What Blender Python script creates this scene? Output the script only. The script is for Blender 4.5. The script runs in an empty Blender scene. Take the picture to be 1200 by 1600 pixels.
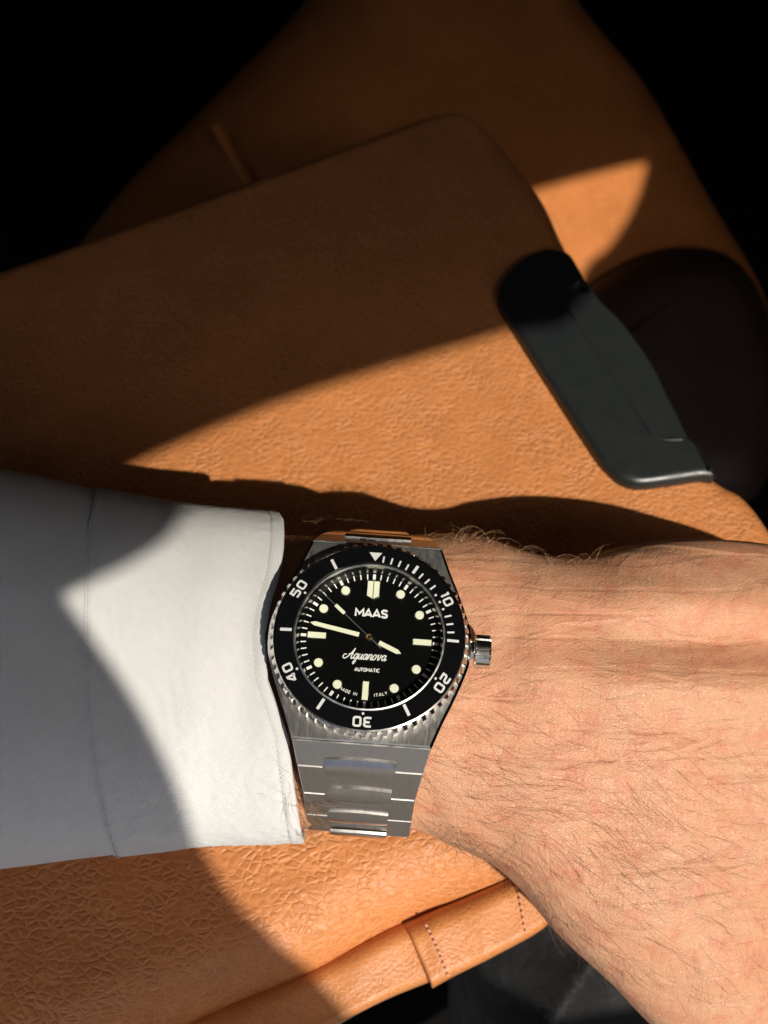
import bpy, bmesh, math, random
import numpy as np
from mathutils import Vector, Matrix, noise
from mathutils.bvhtree import BVHTree

random.seed(7); np.random.seed(7)
SC = 0.01                      # everything below is measured in centimetres; Blender units are metres
D = 21.4                       # camera height above the bezel, cm
FP = 1648.0                    # focal length in picture units (1200 wide)
scene = bpy.context.scene
COL = scene.collection
R = math.radians

# ------------------------------------------------------------------ camera, world, sun
cam_d = bpy.data.cameras.new('camera')
cam = bpy.data.objects.new('camera', cam_d); COL.objects.link(cam)
cam.location = (0, 0, D*SC)
cam_d.sensor_fit = 'HORIZONTAL'; cam_d.sensor_width = 36
cam_d.angle = 2*math.atan(600/FP)
cam_d.clip_start = 0.005; cam_d.clip_end = 500
cam_d.dof.use_dof = True; cam_d.dof.focus_distance = 21.6*SC; cam_d.dof.aperture_fstop = 26
scene.camera = cam

SUN = Vector((0.40, -0.16, 1.0)).normalized()
w = bpy.data.worlds.new('World'); scene.world = w; w.use_nodes = True
nt = w.node_tree
bgn = nt.nodes['Background']
sky = nt.nodes.new('ShaderNodeTexSky'); sky.sky_type = 'NISHITA'; sky.sun_disc = False
sky.sun_elevation = math.asin(SUN.z); sky.sun_rotation = math.atan2(SUN.x, SUN.y)
nt.links.new(sky.outputs[0], bgn.inputs[0]); sky.dust_density = 4.0; bgn.inputs[1].default_value = 0.12
sl = bpy.data.lights.new('sun', 'SUN'); sl.energy = 4.8; sl.angle = R(0.53); sl.color = (1.0, 0.93, 0.82)
so = bpy.data.objects.new('sun', sl); COL.objects.link(so)
so.rotation_euler = SUN.to_track_quat('Z', 'Y').to_euler(); so.location = SUN*2
vs = scene.view_settings
vs.view_transform = 'Standard'; vs.look = 'None'; vs.exposure = 0.0; vs.gamma = 1

# ------------------------------------------------------------------ helpers
def P(px, py, z):
    d = D - z
    return Vector(((px-600)*d/FP, (800-py)*d/FP, z))
def lid_d(py): return 1/(1.036e-5*(2225+py))
def PL0(px, py):
    d = lid_d(py); return Vector(((px-600)*d/FP, (800-py)*d/FP, D-d))
LO = PL0(600, 800); LX = Vector((1, 0, 0)); LY = (PL0(600, 400)-PL0(600, 1200)).normalized(); LN = LX.cross(LY)
def on_plane(px, py, o, n):
    """where the sight line of this picture point meets the plane through o with normal n"""
    c = Vector((0, 0, D)); r = Vector(((px-600)/FP, (800-py)/FP, -1))
    t = (o-c).dot(n)/r.dot(n)
    return c + r*t
def PL(px, py, h=0): return on_plane(px, py, LO+LN*h, LN)

def cr(pts, n, closed=False):
    """Catmull-Rom through pts, n points per span"""
    pts = [np.array(p, float) for p in pts]; out = []
    m = len(pts)
    for i in range(m if closed else m-1):
        g = lambda k: pts[k % m] if closed else pts[min(max(k, 0), m-1)]
        p0, p1, p2, p3 = g(i-1), g(i), g(i+1), g(i+2)
        for k in range(n):
            t = k/n
            out.append(0.5*((2*p1)+(-p0+p2)*t+(2*p0-5*p1+4*p2-p3)*t*t+(-p0+3*p1-3*p2+p3)*t**3))
    if not closed: out.append(pts[-1])
    return out

class Root:
    pass
def empty(name, loc=(0, 0, 0), rot=None):
    o = bpy.data.objects.new(name, None); COL.objects.link(o)
    m = Matrix.Translation(Vector(loc)*SC)
    if rot is not None: m = m @ rot.to_4x4()
    o.matrix_world = m; o.empty_display_size = 0.01
    o['base'] = 1; del o['base']
    return o
def build(name, verts, faces, mat, parent=None, origin=None, smooth=True, kind=None, label=None, auto=None):
    """link ONE mesh; verts in cm, in the parent's frame (origin = cm point that becomes the object's origin)"""
    org = Vector(origin) if origin is not None else Vector((0, 0, 0))
    me = bpy.data.meshes.new(name)
    me.from_pydata([tuple((Vector(v)-org)*SC) for v in verts], [], [tuple(f) for f in faces])
    me.update()
    o = bpy.data.objects.new(name, me); COL.objects.link(o)
    o.location = org*SC
    if parent is not None: o.parent = parent
    me.materials.append(mat)
    if smooth:
        me.polygons.foreach_set('use_smooth', [True]*len(me.polygons))
        if auto is not None:
            me.set_sharp_from_angle(angle=R(auto))
    if kind: o['kind'] = kind
    if label: o['label'] = label
    return o
def fix_normals(o):
    bm = bmesh.new(); bm.from_mesh(o.data); bmesh.ops.recalc_face_normals(bm, faces=bm.faces); bm.to_mesh(o.data); bm.free()
def tag(o, label, cat, group=None, kind=None):
    o['label'] = label; o['category'] = cat
    if group: o['group'] = group
    if kind: o['kind'] = kind
def grid_faces(nu, nv, closed_v=False):
    F = []
    for i in range(nu-1):
        for j in range(nv if closed_v else nv-1):
            a = i*nv+j; b = i*nv+(j+1) % nv; c = (i+1)*nv+(j+1) % nv; d = (i+1)*nv+j
            F.append((a, b, c, d))
    return F
def lathe(profile, n, phase=0.0):
    """profile: list of (r, w); revolve about the w axis"""
    V = []; m = len(profile)
    for k in range(n):
        a = 2*math.pi*k/n+phase
        for r, z in profile: V.append((r*math.cos(a), r*math.sin(a), z))
    F = []
    for k in range(n):
        for j in range(m-1):
            a = k*m+j; b = ((k+1) % n)*m+j
            F.append((a, b, b+1, a+1))
    return V, F
def prism(poly, z0, z1):
    n = len(poly)
    V = [(x, y, z0) for x, y in poly]+[(x, y, z1) for x, y in poly]
    F = [tuple(range(n-1, -1, -1)), tuple(range(n, 2*n))]+[(i, (i+1) % n, n+(i+1) % n, n+i) for i in range(n)]
    return V, F
def merge(parts):
    V = []; F = []
    for v, f in parts:
        o = len(V); V += list(v); F += [tuple(i+o for i in q) for q in f]
    return V, F
def bevel_prism(poly, z0, z1, bev):
    """prism with a chamfer round its upper edge (poly counter-clockwise)"""
    n = len(poly); pts = [np.array(p, float) for p in poly]; ins = []
    for i in range(n):
        a, b, c = pts[i-1], pts[i], pts[(i+1) % n]
        d1 = (b-a)/max(np.linalg.norm(b-a), 1e-9); d2 = (c-b)/max(np.linalg.norm(c-b), 1e-9)
        n1 = np.array((-d1[1], d1[0])); n2 = np.array((-d2[1], d2[0])); m = n1+n2; m /= max(np.linalg.norm(m), 1e-9)
        ins.append(b+m*bev/max(0.4, float(m @ n1)))
    V = [(p[0], p[1], z0) for p in pts]+[(p[0], p[1], z1-bev) for p in pts]+[(p[0], p[1], z1) for p in ins]
    F = [tuple(range(n-1, -1, -1)), tuple(range(2*n, 3*n))]
    for i in range(n):
        j = (i+1) % n
        F += [(i, j, n+j, n+i), (n+i, n+j, 2*n+j, 2*n+i)]
    return V, F
def stroke(pts, wd, z0, z1, closed=False):
    """a ribbon of width wd along pts, given thickness"""
    pts = [np.array(p, float) for p in pts]; n = len(pts); L = []; Rr = []
    for i in range(n):
        a = pts[i-1] if (i > 0 or closed) else None; c = pts[(i+1) % n] if (i < n-1 or closed) else None; b = pts[i]
        if a is None: d = c-b
        elif c is None: d = b-a
        else:
            d1 = (b-a)/max(np.linalg.norm(b-a), 1e-9); d2 = (c-b)/max(np.linalg.norm(c-b), 1e-9); d = d1+d2
            if np.linalg.norm(d) < 0.3: d = d1
        d = d/max(np.linalg.norm(d), 1e-9); nn = np.array((-d[1], d[0])); s = 1.0
        if a is not None and c is not None:
            s = 1/max(0.6, abs(float(nn @ np.array((-d1[1], d1[0])))))
        L.append(b+nn*wd/2*s); Rr.append(b-nn*wd/2*s)
    V = [(p[0], p[1], z) for z in (z0, z1) for q in (L, Rr) for p in q]
    F = []
    for i in range(n if closed else n-1):
        j = (i+1) % n
        F += [(2*n+i, 3*n+i, 3*n+j, 2*n+j), (i, 2*n+i, 2*n+j, j), (n+i, n+j, 3*n+j, 3*n+i)]
    if not closed: F += [(0, n, 3*n, 2*n), (n-1, 3*n-1, 4*n-1, 2*n-1)]
    return V, F

def rounded_pad(outline_px, radii, h, o, n, mat, name, parent, origin, wall=1.0, seg=8, sub=None, wob=0.0, label=None, crown=0.0):
    """upholstered slab: outline in picture units on plane (o,n) raised by h; each outline vertex has its own edge radius"""
    ex = Vector((1, 0, 0)); ex = (ex-n*ex.dot(n)).normalized(); ey = n.cross(ex)
    pts = []; m = len(outline_px)
    for (px, py), r in zip(outline_px, radii):
        p = on_plane(px, py, o+n*(h-r), n)-o
        pts.append(np.array((p.dot(ex), p.dot(ey))))
    area = sum(pts[i-1][0]*pts[i][1]-pts[i][0]*pts[i-1][1] for i in range(m))
    if area < 0: pts.reverse(); radii = list(radii)[::-1]
    V = []; rings = []
    nrm = []
    for i in range(m):
        d = pts[(i+1) % m]-pts[i-1]; d /= max(np.linalg.norm(d), 1e-9); nrm.append(np.array((-d[1], d[0])))
    def ring(fi, fz, extra=0):
        ids = []
        for i in range(m):
            q = pts[i]+nrm[i]*radii[i]*fi
            z = h-radii[i]+radii[i]*fz+extra
            if wob: z += wob*noise.noise(Vector((q[0]*0.25, q[1]*0.25, 3.1)))
            ids.append(len(V)); V.append(o+ex*q[0]+ey*q[1]+n*z)
        rings.append(ids)
    ring(0.12, 0, -wall); ring(0.0, 0, -wall*0.3)
    for k in range(seg+1):
        a = math.pi/2*k/seg
        ring(1-math.cos(a), math.sin(a))
    F = []
    for a, b in zip(rings[:-1], rings[1:]):
        for i in range(m):
            j = (i+1) % m; F.append((a[i], a[j], b[j], b[i]))
    F.append(tuple(rings[-1]))
    F.append(tuple(reversed(rings[0])))
    ob = build(name, V, F, mat, parent, origin, True, label=label, auto=50)
    return ob

# ------------------------------------------------------------------ materials
class M:
    def __init__(s, name):
        s.m = bpy.data.materials.new(name); s.m.use_nodes = True; s.t = s.m.node_tree
        s.b = s.t.nodes['Principled BSDF']
        s.c = s.t.nodes.new('ShaderNodeTexCoord')
        s.cm = s.map(1/SC)
    def n(s, typ, **kw):
        nd = s.t.nodes.new(typ)
        for k, v in kw.items(): setattr(nd, k, v)
        return nd
    def map(s, sc, rot=(0, 0, 0), src=None):
        mp = s.t.nodes.new('ShaderNodeMapping')
        mp.inputs['Scale'].default_value = sc if isinstance(sc, (tuple, list)) else (sc, sc, sc)
        mp.inputs['Rotation'].default_value = rot
        s.t.links.new(src if src is not None else s.c.outputs['Object'], mp.inputs['Vector'])
        return mp.outputs[0]
    def l(s, a, b): s.t.links.new(a, b)
    def noise(s, scale, detail=4, rough=0.55, src=None, dist=0):
        n = s.n('ShaderNodeTexNoise'); n.inputs['Scale'].default_value = scale; n.inputs['Detail'].default_value = detail
        n.inputs['Roughness'].default_value = rough; n.inputs['Distortion'].default_value = dist
        s.l(src if src is not None else s.cm, n.inputs['Vector']); return n.outputs['Fac']
    def voro(s, scale, feature='DISTANCE_TO_EDGE', src=None, rnd=1.0):
        n = s.n('ShaderNodeTexVoronoi'); n.feature = feature; n.inputs['Scale'].default_value = scale
        n.inputs['Randomness'].default_value = rnd
        s.l(src if src is not None else s.cm, n.inputs['Vector']); return n.outputs['Distance']
    def ramp(s, x, a, b, c0=0.0, c1=1.0):
        n = s.n('ShaderNodeMapRange'); n.interpolation_type = 'SMOOTHSTEP'
        n.inputs[1].default_value = a; n.inputs[2].default_value = b; n.inputs[3].default_value = c0; n.inputs[4].default_value = c1
        s.l(x, n.inputs[0]); return n.outputs[0]
    def math(s, op, a, b=None):
        n = s.n('ShaderNodeMath', operation=op)
        for i, v in enumerate((a, b)):
            if v is None: continue
            if hasattr(v, 'is_output'): s.l(v, n.inputs[i])
            else: n.inputs[i].default_value = v
        return n.outputs[0]
    def mix(s, f, a, b, typ='MIX'):
        n = s.n('ShaderNodeMix', data_type='RGBA', blend_type=typ)
        for i, v in ((0, f), (6, a), (7, b)):
            if hasattr(v, 'is_output'): s.l(v, n.inputs[i])
            elif i == 0: n.inputs[0].default_value = v
            else: n.inputs[i].default_value = tuple(v)+(1,)
        return n.outputs[2]
    def warp(s, amount, scale, src=None):
        src = src if src is not None else s.cm
        n = s.n('ShaderNodeTexNoise'); n.inputs['Scale'].default_value = scale; n.inputs['Detail'].default_value = 2
        s.l(src, n.inputs['Vector'])
        a = s.n('ShaderNodeVectorMath', operation='MULTIPLY_ADD')
        s.l(n.outputs['Color'], a.inputs[0]); a.inputs[1].default_value = (amount,)*3; s.l(src, a.inputs[2])
        return a.outputs[0]
    def bump(s, h, dist, strength=1.0, prev=None):
        n = s.n('ShaderNodeBump'); n.inputs['Distance'].default_value = dist*SC; n.inputs['Strength'].default_value = strength
        s.l(h, n.inputs['Height'])
        if prev is not None: s.l(prev, n.inputs['Normal'])
        s.l(n.outputs[0], s.b.inputs['Normal']); return n.outputs[0]
    def col(s, v):
        if hasattr(v, 'is_output'): s.l(v, s.b.inputs['Base Color'])
        else: s.b.inputs['Base Color'].default_value = tuple(v)+(1,)
        return s
    def set(s, rough=None, metal=None, spec=None, **kw):
        if rough is not None:
            if hasattr(rough, 'is_output'): s.l(rough, s.b.inputs['Roughness'])
            else: s.b.inputs['Roughness'].default_value = rough
        if metal is not None: s.b.inputs['Metallic'].default_value = metal
        if spec is not None: s.b.inputs['Specular IOR Level'].default_value = spec
        for k, v in kw.items(): s.b.inputs[k.replace('_', ' ')].default_value = v
        return s

def leather(name, scale, bump, base=(0.56, 0.20, 0.062)):
    m = M(name)
    src = m.warp(0.30, 1.4); src = m.warp(0.025, 6.0, src)
    stretched = m.map((1.0, 1.45, 1.0), (0, 0, R(-32)), src)
    v1 = m.voro(scale, src=stretched, rnd=0.95); v2 = m.voro(scale*2.1, src=stretched)
    sf = m.n('ShaderNodeTexVoronoi'); sf.feature = 'SMOOTH_F1'; sf.inputs['Scale'].default_value = scale*1.15; sf.inputs['Smoothness'].default_value = 0.6
    m.l(stretched, sf.inputs['Vector'])
    big = m.noise(0.35, 3)
    depth = m.ramp(m.noise(1.1, 3), 0.35, 0.65, 0.40, 1.0)           # creases deepen and fade along their way
    g1 = m.ramp(v1, 0.0, 0.24); g2 = m.ramp(v2, 0.0, 0.20)
    g1d = m.math('SUBTRACT', 1.0, m.math('MULTIPLY', m.math('SUBTRACT', 1.0, g1), depth))
    fine = m.noise(26, 2)
    h = m.math('ADD', m.math('MULTIPLY', g1d, 0.62), m.math('MULTIPLY', g2, 0.05))
    h = m.math('ADD', h, m.math('MULTIPLY', sf.outputs['Distance'], -0.55))
    h = m.math('ADD', h, m.math('MULTIPLY', fine, 0.12))
    h2 = m.noise(4.0, 3, src=stretched)
    h = m.math('ADD', h, m.math('MULTIPLY', h2, 0.22))
    dark = tuple(c*0.82 for c in base); lite = (base[0]*1.22, base[1]*1.35, base[2]*1.6)
    c = m.mix(m.ramp(big, 0.3, 0.7), dark, base)
    c = m.mix(m.math('MULTIPLY', m.math('SUBTRACT', 1.0, g1d), 0.55), c, lite)
    m.col(c); m.set(rough=m.ramp(big, 0.3, 0.7, 0.42, 0.52), spec=0.45)
    m.bump(h, bump)
    return m.m
MAT_LEATHER = leather('tan_grained_leather', 3.9, 0.038, (0.55, 0.205, 0.063))
MAT_STRIP = leather('tan_leather_strip', 6.0, 0.012, (0.56, 0.21, 0.062))
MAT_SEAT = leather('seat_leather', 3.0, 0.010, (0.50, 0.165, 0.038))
MAT_SEAT_SHADED = leather('seat_leather_shaded', 3.0, 0.010, (0.038, 0.020, 0.012))  # same seat leather, with the bolster's deep shade put into its colour

m = M('black_plastic'); m.col((0.015, 0.018, 0.0185)); m.set(rough=m.ramp(m.noise(2.5), 0.3, 0.7, 0.30, 0.42), spec=0.5); m.bump(m.noise(45, 2), 0.002); MAT_PLASTIC = m.m
m = M('black_carpet'); m.col((0.006, 0.006, 0.006)); m.set(rough=1.0, spec=0.05); m.bump(m.noise(6, 5), 0.1); MAT_CARPET = m.m
m = M('grey_headliner'); m.col((0.30, 0.285, 0.265)); m.set(rough=0.95, spec=0.1); m.bump(m.noise(8, 3), 0.03); MAT_LINER = m.m

m = M('dark_trim'); m.col((0.03, 0.03, 0.03)); m.set(rough=0.7); MAT_TRIM = m.m
m = M('white_cotton')
tw = m.n('ShaderNodeTexWave'); tw.bands_direction = 'X'; tw.inputs['Scale'].default_value = 7.5; tw.inputs['Distortion'].default_value = 0.6; tw.inputs['Detail'].default_value = 1
m.l(m.map((1/SC, 1/SC, 1/SC), (0, 0, R(52))), tw.inputs['Vector'])
f = m.noise(30, 2); cl = m.noise(1.1, 4, 0.6)
m.col(m.mix(m.ramp(tw.outputs['Fac'], 0.2, 0.8), (0.63, 0.635, 0.63), (0.70, 0.692, 0.67)))
m.set(rough=0.85, spec=0.2, Sheen_Weight=0.15)
b = m.bump(m.math('ADD', tw.outputs['Fac'], m.math('MULTIPLY', f, 0.7)), 0.012)
m.bump(cl, 0.10, 0.6, b)
MAT_SHIRT = m.m
m = M('white_thread'); m.col((0.50, 0.50, 0.49)); m.set(rough=0.8); MAT_WTHREAD = m.m
m = M('pink_tan_thread'); m.col((0.70, 0.36, 0.24)); m.set(rough=0.7); MAT_THREAD = m.m

m = M('black_trouser_cloth')
tw = m.n('ShaderNodeTexWave'); tw.inputs['Scale'].default_value = 3.2; tw.inputs['Distortion'].default_value = 0.5
m.l(m.map((1/SC,)*3, (0, 0, R(-62))), tw.inputs['Vector'])
m.col((0.007, 0.0073, 0.0075)); m.set(rough=0.6, spec=0.25, Sheen_Weight=0.12)
b = m.bump(tw.outputs['Fac'], 0.012); m.bump(m.noise(0.8, 3), 0.35, 0.7, b); MAT_TROUSER = m.m

m = M('skin')
big = m.noise(0.55, 4, 0.6); mid = m.noise(2.2, 4, 0.65); fine = m.noise(14, 3)
c = m.mix(m.ramp(big, 0.35, 0.65), (0.565, 0.305, 0.175), (0.58, 0.275, 0.152))
c = m.mix(m.ramp(mid, 0.46, 0.74, 0, 0.6), c, (0.50, 0.175, 0.105))
c = m.mix(m.ramp(m.noise(9, 4, 0.75), 0.5, 0.7, 0, 0.35), c, (0.45, 0.17, 0.11))
c = m.mix(m.ramp(m.noise(5.5, 3, 0.7), 0.5, 0.75, 0, 0.35), c, (0.63, 0.37, 0.245))
fr = m.voro(1.15, 'F1'); fsel = m.noise(1.7, 1)
frk = m.math('MULTIPLY', m.ramp(fr, 0.02, 0.085, 1, 0), m.ramp(fsel, 0.5, 0.6))
c = m.mix(m.math('MULTIPLY', frk, 0.55), c, (0.42, 0.16, 0.07))
fr2 = m.voro(3.1, 'F1'); c = m.mix(m.math('MULTIPLY', m.ramp(fr2, 0.03, 0.12, 0.32, 0), m.ramp(m.noise(1.3, 1), 0.45, 0.6)), c, (0.50, 0.20, 0.10))
m.col(c)
m.set(rough=m.ramp(fine, 0.3, 0.7, 0.40, 0.58), spec=0.42, Subsurface_Weight=0.35)
m.b.inputs['Subsurface Radius'].default_value = (1.0, 0.35, 0.2); m.b.inputs['Subsurface Scale'].default_value = 0.12*SC
src = m.warp(0.10, 3)
vs_ = m.voro(13, src=m.map((1.0, 1.7, 1.0), (0, 0, 0.5), src)); vs2 = m.voro(7, src=m.map((1.6, 1.0, 1.0), (0, 0, -0.4), src))
h = m.math('ADD', m.ramp(vs_, 0, 0.2), m.math('MULTIPLY', m.ramp(vs2, 0, 0.12), 0.8))
h = m.math('ADD', h, m.math('MULTIPLY', fine, 0.8))
b = m.bump(h, 0.0042)
b = m.bump(m.noise(2.6, 3, 0.6, m.map((0.6, 1.5, 1))), 0.05, 0.8, b)
cre = m.n('ShaderNodeTexWave'); cre.bands_direction = 'X'; cre.inputs['Scale'].default_value = 0.9; cre.inputs['Distortion'].default_value = 7; cre.inputs['Detail'].default_value = 3; cre.inputs['Detail Scale'].default_value = 1.2
m.l(m.cm, cre.inputs['Vector']); m.bump(m.ramp(cre.outputs['Fac'], 0.0, 0.12), 0.006, 0.5, b)
cw = m.n('ShaderNodeTexWave'); cw.bands_direction = 'Y'; cw.inputs['Scale'].default_value = 0.55; cw.inputs['Distortion'].default_value = 5; cw.inputs['Detail'].default_value = 4; cw.inputs['Detail Scale'].default_value = 0.9
m.l(m.map((0.45/SC, 1.0/SC, 1.0/SC)), cw.inputs['Vector'])
last = [n for n in m.t.nodes if n.type == 'BUMP'][-1].outputs[0]
last = m.bump(m.ramp(cw.outputs['Fac'], 0.0, 0.10), 0.010, 0.7, last)
ve = m.noise(0.55, 2, 0.5, m.map((0.5, 1.3, 1.0), (0, 0, 0.35), m.cm), 1.2)
m.bump(m.math('ABSOLUTE', m.math('SUBTRACT', ve, 0.5)), -0.35, 0.5, last)
MAT_SKIN = m.m
m = M('brown_hair'); m.col((0.15, 0.062, 0.028)); m.set(rough=0.42, spec=0.5); MAT_HAIR = m.m
m = M('fair_hair'); m.col((0.30, 0.17, 0.085)); m.set(rough=0.35, spec=0.6); MAT_FAIR = m.m

def steel(name, rough, bumpd=0.0, stretch=(110, 4, 4), base=(0.60, 0.59, 0.57), aniso=0.0):
    m = M(name); s = m.map(tuple(k for k in stretch), src=m.cm)
    g = m.noise(1.0, 3, 0.7, s); big = m.noise(2.0, 3)
    m.col(m.mix(m.ramp(g, 0.3, 0.7), tuple(c*0.80 for c in base), base))
    m.set(rough=m.math('ADD', m.ramp(g, 0.3, 0.7, rough*0.8, rough*1.15), m.math('MULTIPLY', big, 0.03)), metal=1.0)
    if bumpd: m.bump(g, bumpd)
    return m.m
MAT_BRUSH = steel('brushed_steel', 0.36, 0.0004)
MAT_LINK = steel('brushed_link_steel', 0.22, 0.0004, base=(0.50, 0.465, 0.42))
MAT_POLISH = steel('polished_steel', 0.07, 0, (3, 3, 3), (0.74, 0.73, 0.71))
MAT_CENTRE = steel('centre_link_steel', 0.13, 0.0002, base=(0.52, 0.48, 0.43))
MAT_RIM = steel('satin_rim_steel', 0.34, 0, (3, 3, 3), (0.86, 0.86, 0.82))
MAT_EDGE = steel('rough_edge_steel', 0.48, 0, (3, 3, 3), (0.62, 0.60, 0.57))  # rougher, paler steel for the link chamfers
MAT_BEZEL = steel('bezel_steel', 0.17, 0, (3, 3, 3), (0.78, 0.76, 0.72))
MAT_REHAUT = steel('rehaut_steel', 0.16, 0, (3, 3, 3), (0.42, 0.43, 0.40))
m = M('black_ceramic'); m.col((0.004, 0.004, 0.0045)); m.set(rough=0.08, spec=0.45); m.bump(m.noise(3, 2), 0.001); MAT_CERAMIC = m.m
m = M('gloss_black_dial'); m.col((0.003, 0.0032, 0.0034)); m.set(rough=0.22, spec=0.35)
dst = m.voro(5.5, 'F1'); m.col(m.mix(m.ramp(dst, 0.012, 0.03, 0.6, 0), (0.003, 0.0032, 0.0034), (0.30, 0.30, 0.28))); MAT_DIAL = m.m
m = M('white_print'); m.col((0.78, 0.78, 0.76)); m.set(rough=0.45); MAT_PRINT = m.m
m = M('grey_white_enamel'); m.col((0.60, 0.61, 0.59)); m.set(rough=0.4); MAT_ENAMEL = m.m
m = M('cream_lume'); m.col(m.mix(m.ramp(m.noise(25, 2), 0.3, 0.7), (0.74, 0.76, 0.56), (0.80, 0.81, 0.63))); m.set(rough=0.5); MAT_LUME = m.m
m = M('black_hand'); m.col((0.015, 0.015, 0.015)); m.set(rough=0.2, metal=0.6); MAT_HAND = m.m
m = M('brass_pinion'); m.col((0.80, 0.50, 0.25)); m.set(rough=0.2, metal=1.0); MAT_BRASS = m.m
# flat sapphire: clear with a mirror-like surface reflection
mg = bpy.data.materials.new('sapphire_glass'); mg.use_nodes = True; t = mg.node_tree; t.nodes.clear()
out = t.nodes.new('ShaderNodeOutputMaterial'); mx = t.nodes.new('ShaderNodeMixShader'); tr = t.nodes.new('ShaderNodeBsdfTransparent'); gl = t.nodes.new('ShaderNodeBsdfGlossy'); fr = t.nodes.new('ShaderNodeFresnel')
fr.inputs[0].default_value = 1.35; gl.inputs['Roughness'].default_value = 0.03; tr.inputs[0].default_value = (0.97, 0.98, 0.97, 1)
t.links.new(fr.outputs[0], mx.inputs[0]); t.links.new(tr.outputs[0], mx.inputs[1]); t.links.new(gl.outputs[0], mx.inputs[2]); t.links.new(mx.outputs[0], out.inputs[0])
MAT_GLASS = mg

# ------------------------------------------------------------------ car interior around the arm
# floor of the car, far below
V = [(-150, -150, -75), (150, -150, -75), (150, 150, -75), (-150, 150, -75)]
fl = build('car_floor', V, [(0, 1, 2, 3)], MAT_CARPET, origin=(0, 0, -75), smooth=False); fl['kind'] = 'structure'; fl['label'] = 'black carpeted floor in deep shade'

# unseen roof lining; outline and opening shaped to place the sun patches and shade
ZR = 45.0
def up(p):                       # where the sunbeam that reaches p crosses the roof
    t = (ZR-p[2])/SUN.z; q = Vector(p)+SUN*t; return (q.x, q.y)
def ups(px, py, d): return up(P(px, py, D-d))
SO = Vector((8, 10, D-54)); SN = Vector((0.10, 0.14, 1)).normalized()
u_lid = [up(PL0(200, 700)), up(PL0(480, 614)), up(PL0(790, 520))]
u_seat = [up(on_plane(x_, y_, SO, SN)) for x_, y_ in ((830, 300), (1012, 253), (1022, 268), (1000, 335), (965, 390), (925, 432))]
u_sl = [ups(100, 935, 22.0), ups(170, 1032, 21.8), ups(221, 1112, 21.9), ups(264, 1202, 22.5), ups(300, 1308, 24.0)]
u_low = [up(PL0(354, 1388)), up(PL0(417, 1455)), up(PL0(479, 1526))]
a0 = u_sl[0]; b0_ = u_lid[-1]
s1 = u_seat[-1]
op = cr([a0, ups(260, 872, 21.9), tuple((np.array(ups(400, 815, 23.0))+np.array(u_lid[0]))/2)]+u_lid[1:]+[(b0_[0]+2.5, b0_[1]+0.8), (u_seat[0][0]-3, u_seat[0][1]-1.2)]+u_seat+[(s1[0]-1.0, s1[1]-4), (s1[0]+1.4, s1[1]-9), (45, -15), (48, -20)], 5)
lo = cr([(47, -21), (40, -24.5), (30, -25.5), (u_low[-1][0]+4, u_low[-1][1]-3.5)]+u_low[::-1]+u_sl[::-1], 5)
hole = op+lo[:-1]
bm = bmesh.new()
outer = [(3, -50), (114.9, -50), (114.9, 59.9), (-43, 59.9), (-43, -8), (3, -12)]
def loop_edges(pts, z):
    vs_ = [bm.verts.new((x*SC, y*SC, z*SC)) for x, y in pts]
    return [bm.edges.new((vs_[i], vs_[(i+1) % len(vs_)])) for i in range(len(vs_))]
e = loop_edges(outer, ZR)+loop_edges([tuple(p) for p in hole], ZR)
bmesh.ops.triangle_fill(bm, use_beauty=True, use_dissolve=False, edges=e)
ret = bmesh.ops.extrude_face_region(bm, geom=list(bm.faces))
bmesh.ops.translate(bm, verts=[x for x in ret['geom'] if isinstance(x, bmesh.types.BMVert)], vec=(0, 0, 1.2*SC))
bmesh.ops.recalc_face_normals(bm, faces=bm.faces)
me = bpy.data.meshes.new('car_roof'); bm.to_mesh(me); bm.free(); me.materials.append(MAT_LINER)
roof = bpy.data.objects.new('car_roof', me); COL.objects.link(roof); roof['kind'] = 'structure'; roof['label'] = 'unseen grey roof lining with an opening shaped to the sun patches'

# unseen dark walls that close the cabin in
def slab(name, x0, x1, y0, y1, z0, z1, lab):
    V = [(x, y, z) for x in (x0, x1) for y in (y0, y1) for z in (z0, z1)]
    F = [(0, 1, 3, 2), (4, 6, 7, 5), (0, 4, 5, 1), (2, 3, 7, 6), (0, 2, 6, 4), (1, 5, 7, 3)]
    o = build(name, V, F, MAT_TRIM, origin=((x0+x1)/2, (y0+y1)/2, z0), smooth=False); o['kind'] = 'structure'; o['label'] = lab
slab('cabin_wall', -78, -75, -95, 60, -75, -10, 'dark trim along the far side of the cabin')
slab('cabin_wall', -78, 118, 60, 63, -75, 45, 'dark partition behind the seat')
slab('cabin_wall', -43, -40, 4, 59.9, -75, 44.5, 'unseen dark panel at the far left, added to shade the seat')  # added panel, blocks light reaching the seat from the left
slab('cabin_wall', 14, 114.9, -95, -92, -75, 44.5, 'unseen dark wall added to keep sky light off the seat and trousers')  # added full-height wall, darkens seat and trousers
slab('cabin_wall', 115, 118, -95, 60, -75, 45, 'unseen dark door side, raised to the roof to cut sky light')  # full height, so sky enters on this side only through the roof opening
slab('cabin_wall', -78, 118, -98, -95, -75, -12, 'unseen dark wall added to keep sky light off the seat and trousers')

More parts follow.
